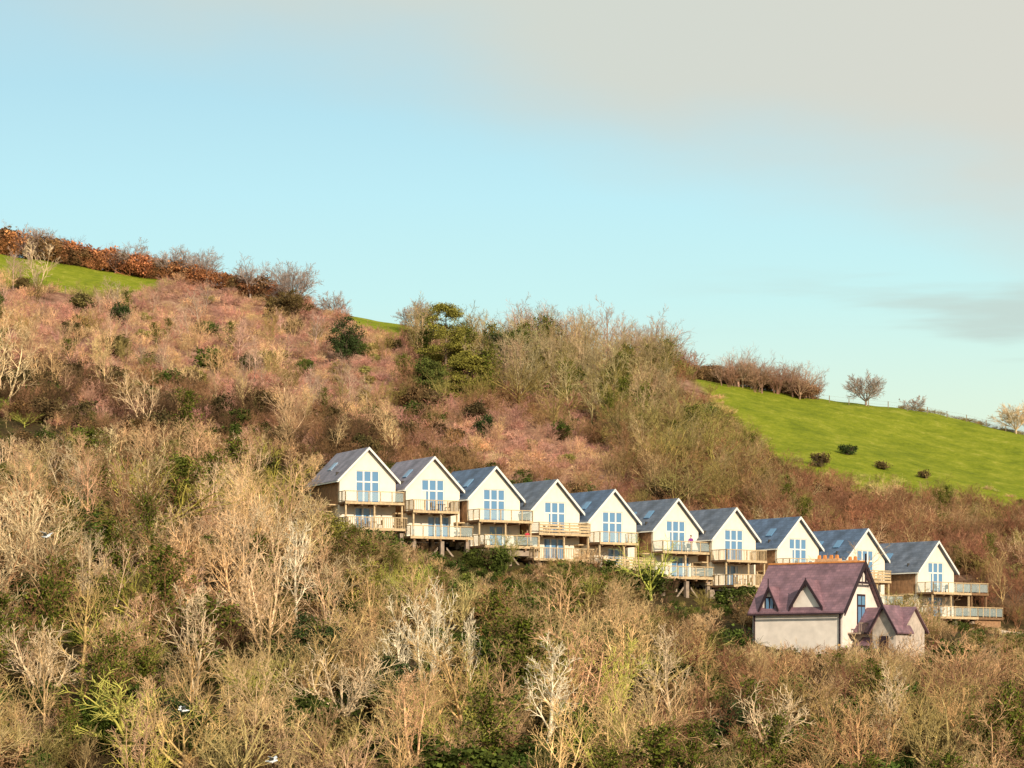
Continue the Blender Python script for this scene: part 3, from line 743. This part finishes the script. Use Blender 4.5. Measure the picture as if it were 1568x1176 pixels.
def path_strip(name,pts,h,t,mat):
    V=[];Fs=[]
    for (x,y) in pts:
        z=float(ground(x,y)); V+=[(x,y-t/2,z-1),(x,y+t/2,z-1),(x,y+t/2,z+h),(x,y-t/2,z+h)]
    for i in range(len(pts)-1):
        b=4*i
        for j in range(4): Fs.append([b+j,b+4+j,b+4+(j+1)%4,b+(j+1)%4])
    Fs.append([0,1,2,3]); n=4*len(pts)-4; Fs.append([n,n+3,n+2,n+1])
    me=bpy.data.meshes.new(name); me.from_pydata(V,[],Fs); me.materials.append(mat); o=bpy.data.objects.new(name,me); scene.collection.objects.link(o); return o
path_strip("retaining_wall",[(53+k*1.5,313-k*.15+.3*math.sin(k)) for k in range(12)],1.8,.4,M_cream)
def fence(name,us,yf,hp,step):
    m=MB(); prev=None; u=us[0]
    while u<=us[1]:
        y=yf(u); x=bear(u,y); z=float(ground(x,y)); m.box(x-.06,x+.06,y-.06,y+.06,z-.3,z+hp)
        if prev:
            px,py,pz=prev
            for hh in (.5,.95):
                b=len(m.V); m.V+=[(px,py,pz+hp*hh-.008),(x,y,z+hp*hh-.008),(x,y,z+hp*hh+.008),(px,py,pz+hp*hh+.008)]; m.F.append([b,b+1,b+2,b+3])
        prev=(x,y,z); u+=step
    me=m.mesh(name,M_post); o=bpy.data.objects.new(name,me); scene.collection.objects.link(o)
fence("post_and_wire_fence",(-20,250),lambda u: float(np.interp(u,[0,130,240,262],[416,423,438,452])),1.2,24)
fence("post_and_wire_fence",(1060,1568),lambda u: 453.0,1.1,30)

# ---------------------------------------------------------------- person and gulls
def skin_obj(name,joints,edges,mat,parent=None,sub=1):
    me=bpy.data.meshes.new(name); me.from_pydata([j[0] for j in joints],edges,[]); o=bpy.data.objects.new(name,me); scene.collection.objects.link(o)
    sk=o.modifiers.new("skin",'SKIN')
    for i,j in enumerate(joints):
        r=j[1]; me.skin_vertices[0].data[i].radius=(r if isinstance(r,tuple) else (r,r)); me.skin_vertices[0].data[i].use_root=(i==0)
    ss=o.modifiers.new("sub",'SUBSURF'); ss.levels=sub; ss.render_levels=sub
    me.materials.append(mat)
    if parent: o.parent=parent
    return o
def person(loc,rot,top):
    root=bpy.data.objects.new("person",None); scene.collection.objects.link(root); root.location=loc; root.rotation_euler[2]=rot
    Mt=simple("jacket",top,.8,.1,5); Mj=simple("jeans",(.05,.07,.14),.8,.1,5); Ms=simple("skin",(.55,.34,.25),.6,.05,5); Mh=simple("hair",(.08,.045,.03),.7,.1,8)
    skin_obj("jacket",[((0,0,.95),(.16,.11)),((0,0,1.15),(.15,.11)),((0,0,1.38),(.18,.11)),((0,0,1.48),.06),((-.19,0,1.40),.065),((-.26,-.02,1.13),.05),((-.22,-.2,.98),.04),((.19,0,1.40),.065),((.26,-.02,1.13),.05),((.22,-.2,.98),.04)],
        [(0,1),(1,2),(2,3),(2,4),(4,5),(5,6),(2,7),(7,8),(8,9)],Mt,root,2)
    skin_obj("trousers",[((0,0,.95),(.15,.11)),((-.09,0,.86),.09),((-.10,-.02,.48),.065),((-.10,.02,.08),.045),((.09,0,.86),.09),((.11,0,.48),.065),((.12,.03,.08),.045)],
        [(0,1),(1,2),(2,3),(0,4),(4,5),(5,6)],Mj,root,2)
    skin_obj("head",[((0,0,1.46),.05),((0,0,1.55),.055),((0,-.01,1.62),(.075,.09)),((0,0,1.72),(.07,.085)),((0,-.1,1.62),.018)],[(0,1),(1,2),(2,3),(2,4)],Ms,root,2)
    skin_obj("hair",[((0,.02,1.70),(.085,.095)),((0,.04,1.76),(.07,.08)),((0,.07,1.62),(.07,.05))],[(0,1),(0,2)],Mh,root,2)
    for sx in (-1,1):
        J=[((sx*.22,-.2,.98),.032),((sx*.21,-.27,.96),.034)]; Ed=[(0,1)]
        for k in range(4): J.append(((sx*(.185+.018*k),-.33-.01*(k in(1,2)),.945),.010)); J.append(((sx*(.185+.018*k),-.35,.92),.008)); Ed+=[(1,2+2*k),(2+2*k,3+2*k)]
        J.append(((sx*.17,-.27,.95),.011)); Ed.append((0,len(J)-1))
        skin_obj("hand",J,Ed,Ms,root,1)
        skin_obj("shoe",[((sx*.11,.03,.05),.05),((sx*.12,-.14,.035),.035)],[(0,1)],Mh,root,1)
def deckpoint(k,lx,ly,lz):
    hx,hy,hz,th=HOUSES[k]; t=math.radians(th)
    return (hx+lx*math.cos(t)-ly*math.sin(t),hy+lx*math.sin(t)+ly*math.cos(t),hz-AP+lz)
person(deckpoint(2,2.6,-2.3,-2.74),.5,(.5,.05,.07))
person(deckpoint(5,.9,-1.4,-.06),-.4,(.28,.05,.30))
M_gull=simple("gull_white",(.85,.85,.85),.7,.03,6); M_gullg=simple("gull_grey",(.6,.62,.65),.7,.05,6); M_bill=simple("bill",(.75,.5,.05),.5,.02,4)
def gull(x,y,z,rot,flap):
    root=bpy.data.objects.new("seagull",None); scene.collection.objects.link(root); root.location=(x,y,z); root.rotation_euler=(0,0,rot)
    skin_obj("body",[((0,0,0),(.075,.07)),((0,-.14,.01),(.07,.065)),((0,-.23,.04),.04),((0,-.29,.06),.043),((0,.14,0),(.05,.04)),((0,.26,.01),(.06,.012))],[(0,1),(1,2),(2,3),(0,4),(4,5)],M_gull,root,2)
    skin_obj("bill",[((0,-.31,.055),.016),((0,-.38,.04),.007)],[(0,1)],M_bill,root,1)
    for sx in (-1,1):
        V=[(sx*.04,-.12,.04),(sx*.3,-.2,.04+flap*.6),(sx*.68,-.04,.02+flap),(sx*.32,-.02,.035+flap*.6),(sx*.05,.08,.035)]
        V2=[(a,b,c-.015) for a,b,c in V]
        me=bpy.data.meshes.new("wing"); me.from_pydata(V+V2,[],[[0,1,3,4],[1,2,3],[9,8,6,5],[8,7,6],[0,5,6,1],[1,6,7,2],[2,7,8,3],[3,8,9,4]]); me.materials.append(M_gullg)
        o=bpy.data.objects.new("wing",me); scene.collection.objects.link(o); o.parent=root
gull(bear(70,150),150,elev(822,150),1.2,.25); gull(bear(282,130),130,elev(1088,130),-1.3,.2); gull(bear(415,120),120,elev(1166,120),1.4,.22)
cu=bpy.data.curves.new("overhead_cable",'CURVE'); cu.dimensions='3D'; cu.bevel_depth=.018; sp=cu.splines.new('POLY'); sp.points.add(24)
for i in range(25):
    t=i/24; sp.points[i].co=(-55+75*t,165-8*t,-2.5-9*t-3*math.sin(t*math.pi),1)
cu.materials.append(M_dark); scene.collection.objects.link(bpy.data.objects.new("overhead_cable",cu))

# ---------------------------------------------------------------- light
sel=math.radians(24); sd=Vector((.44,-.90,0)).normalized()*math.cos(sel)+Vector((0,0,math.sin(sel)))
sl=bpy.data.lights.new("sun",'SUN'); sl.energy=5.0; sl.angle=math.radians(.5); sl.color=(1,.86,.66)
so=bpy.data.objects.new("sun",sl); so.rotation_euler=sd.to_track_quat('Z','Y').to_euler(); scene.collection.objects.link(so)
w=bpy.data.worlds.new("World"); scene.world=w; w.use_nodes=True; nt=w.node_tree; N=nt.nodes; L=nt.links; bg=N["Background"]
sky=N.new("ShaderNodeTexSky"); sky.sky_type='NISHITA'; sky.sun_disc=False; sky.sun_elevation=sel; sky.sun_rotation=math.atan2(sd.x,sd.y)
bg.inputs["Strength"].default_value=.10
tc=N.new("ShaderNodeTexCoord"); sx=N.new("ShaderNodeSeparateXYZ"); L.new(tc.outputs["Generated"],sx.inputs[0])
def math_(op,a,b=None,cl=False):
    q=N.new("ShaderNodeMath"); q.operation=op; q.use_clamp=cl
    for i,v in enumerate((a,b)):
        if v is None: continue
        if isinstance(v,(int,float)): q.inputs[i].default_value=v
        else: L.new(v,q.inputs[i])
    return q.outputs[0]
mp=N.new("ShaderNodeMapping"); mp.inputs["Scale"].default_value=(5,5,16); mp.inputs["Rotation"].default_value=(0,.10,0); L.new(tc.outputs["Generated"],mp.inputs[0])
n1=N.new("ShaderNodeTexNoise"); n1.inputs["Scale"].default_value=1.0; n1.inputs["Detail"].default_value=6; n1.inputs["Roughness"].default_value=.5; L.new(mp.outputs[0],n1.inputs["Vector"])
hz=N.new("ShaderNodeValToRGB"); e=hz.color_ramp.elements
L.new(math_('MULTIPLY',sx.outputs["Z"],2.0),hz.inputs[0])
stops=[(.0,(.84,.86,.58)),(.13,(.84,.90,.64)),(.20,(.74,.92,.76)),(.27,(.60,.91,.89)),(.34,(.53,.86,.93)),(.41,(.46,.76,.87)),(.49,(.49,.69,.76)),(1,(.20,.32,.48))]
while len(e)<len(stops): e.new(.5)
for k,(p,c) in enumerate(stops): e[k].position=p
for k,(p,c) in enumerate(stops): e[k].color=(*c,1)
hs=N.new("ShaderNodeVectorMath"); hs.operation='SCALE'; hs.inputs["Scale"].default_value=10.2; L.new(hz.outputs[0],hs.inputs[0])
mx=N.new("ShaderNodeMix"); mx.data_type='RGBA'; mx.inputs[0].default_value=.94; L.new(sky.outputs[0],mx.inputs[6]); L.new(hs.outputs[0],mx.inputs[7])
# cloud bank high and to the right
f=math_('ADD',math_('MULTIPLY',sx.outputs["Z"],10.0),math_('MULTIPLY',sx.outputs["X"],2.9))
f=math_('ADD',f,math_('MULTIPLY',math_('SUBTRACT',n1.outputs["Fac"],.5),.9))
f=math_('SUBTRACT',f,1.80)
ss=N.new("ShaderNodeMapRange"); ss.interpolation_type='SMOOTHSTEP'; ss.inputs[1].default_value=0; ss.inputs[2].default_value=.6; ss.inputs[4].default_value=.95; L.new(f,ss.inputs[0])
cc=N.new("ShaderNodeMix"); cc.data_type='RGBA'; xq=N.new("ShaderNodeMapRange"); xq.inputs[1].default_value=-.1; xq.inputs[2].default_value=.17; L.new(sx.outputs["X"],xq.inputs[0])
L.new(xq.outputs[0],cc.inputs[0]); cc.inputs[6].default_value=(6.3,6.95,6.4,1); cc.inputs[7].default_value=(7.0,6.9,6.1,1)
mc=N.new("ShaderNodeMix"); mc.data_type='RGBA'; L.new(ss.outputs[0],mc.inputs[0]); L.new(mx.outputs[2],mc.inputs[6]); L.new(cc.outputs[2],mc.inputs[7])
mp2=N.new("ShaderNodeMapping"); mp2.inputs["Scale"].default_value=(8,8,70); mp2.inputs["Rotation"].default_value=(0,-.05,0); mp2.inputs["Location"].default_value=(3,1,.4); L.new(tc.outputs["Generated"],mp2.inputs[0])
n2=N.new("ShaderNodeTexNoise"); n2.inputs["Scale"].default_value=1.0; n2.inputs["Detail"].default_value=5; L.new(mp2.outputs[0],n2.inputs["Vector"])
s2=N.new("ShaderNodeMapRange"); s2.interpolation_type='SMOOTHSTEP'; s2.inputs[1].default_value=.46; s2.inputs[2].default_value=.66; s2.inputs[4].default_value=.8; L.new(n2.outputs["Fac"],s2.inputs[0])
xr=N.new("ShaderNodeMapRange"); xr.inputs[1].default_value=.04; xr.inputs[2].default_value=.15; L.new(sx.outputs["X"],xr.inputs[0])
zr=N.new("ShaderNodeMapRange"); zr.inputs[1].default_value=.16; zr.inputs[2].default_value=.135; L.new(sx.outputs["Z"],zr.inputs[0])
m3=N.new("ShaderNodeMix"); m3.data_type='RGBA'; L.new(math_('MULTIPLY',math_('MULTIPLY',s2.outputs[0],xr.outputs[0]),zr.outputs[0]),m3.inputs[0]); L.new(mc.outputs[2],m3.inputs[6]); m3.inputs[7].default_value=(5.6,6.7,6.2,1)
L.new(m3.outputs[2],bg.inputs["Color"])

cam=bpy.data.cameras.new("camera"); cam.sensor_width=36; cam.lens=36*F/1568; cam.shift_y=472/1568; cam.clip_end=8000; cam.clip_start=1
co=bpy.data.objects.new("camera",cam); co.rotation_euler=(math.pi/2,0,0); scene.collection.objects.link(co); scene.camera=co
scene.view_settings.view_transform='Standard'; scene.view_settings.look='None'; scene.view_settings.exposure=0
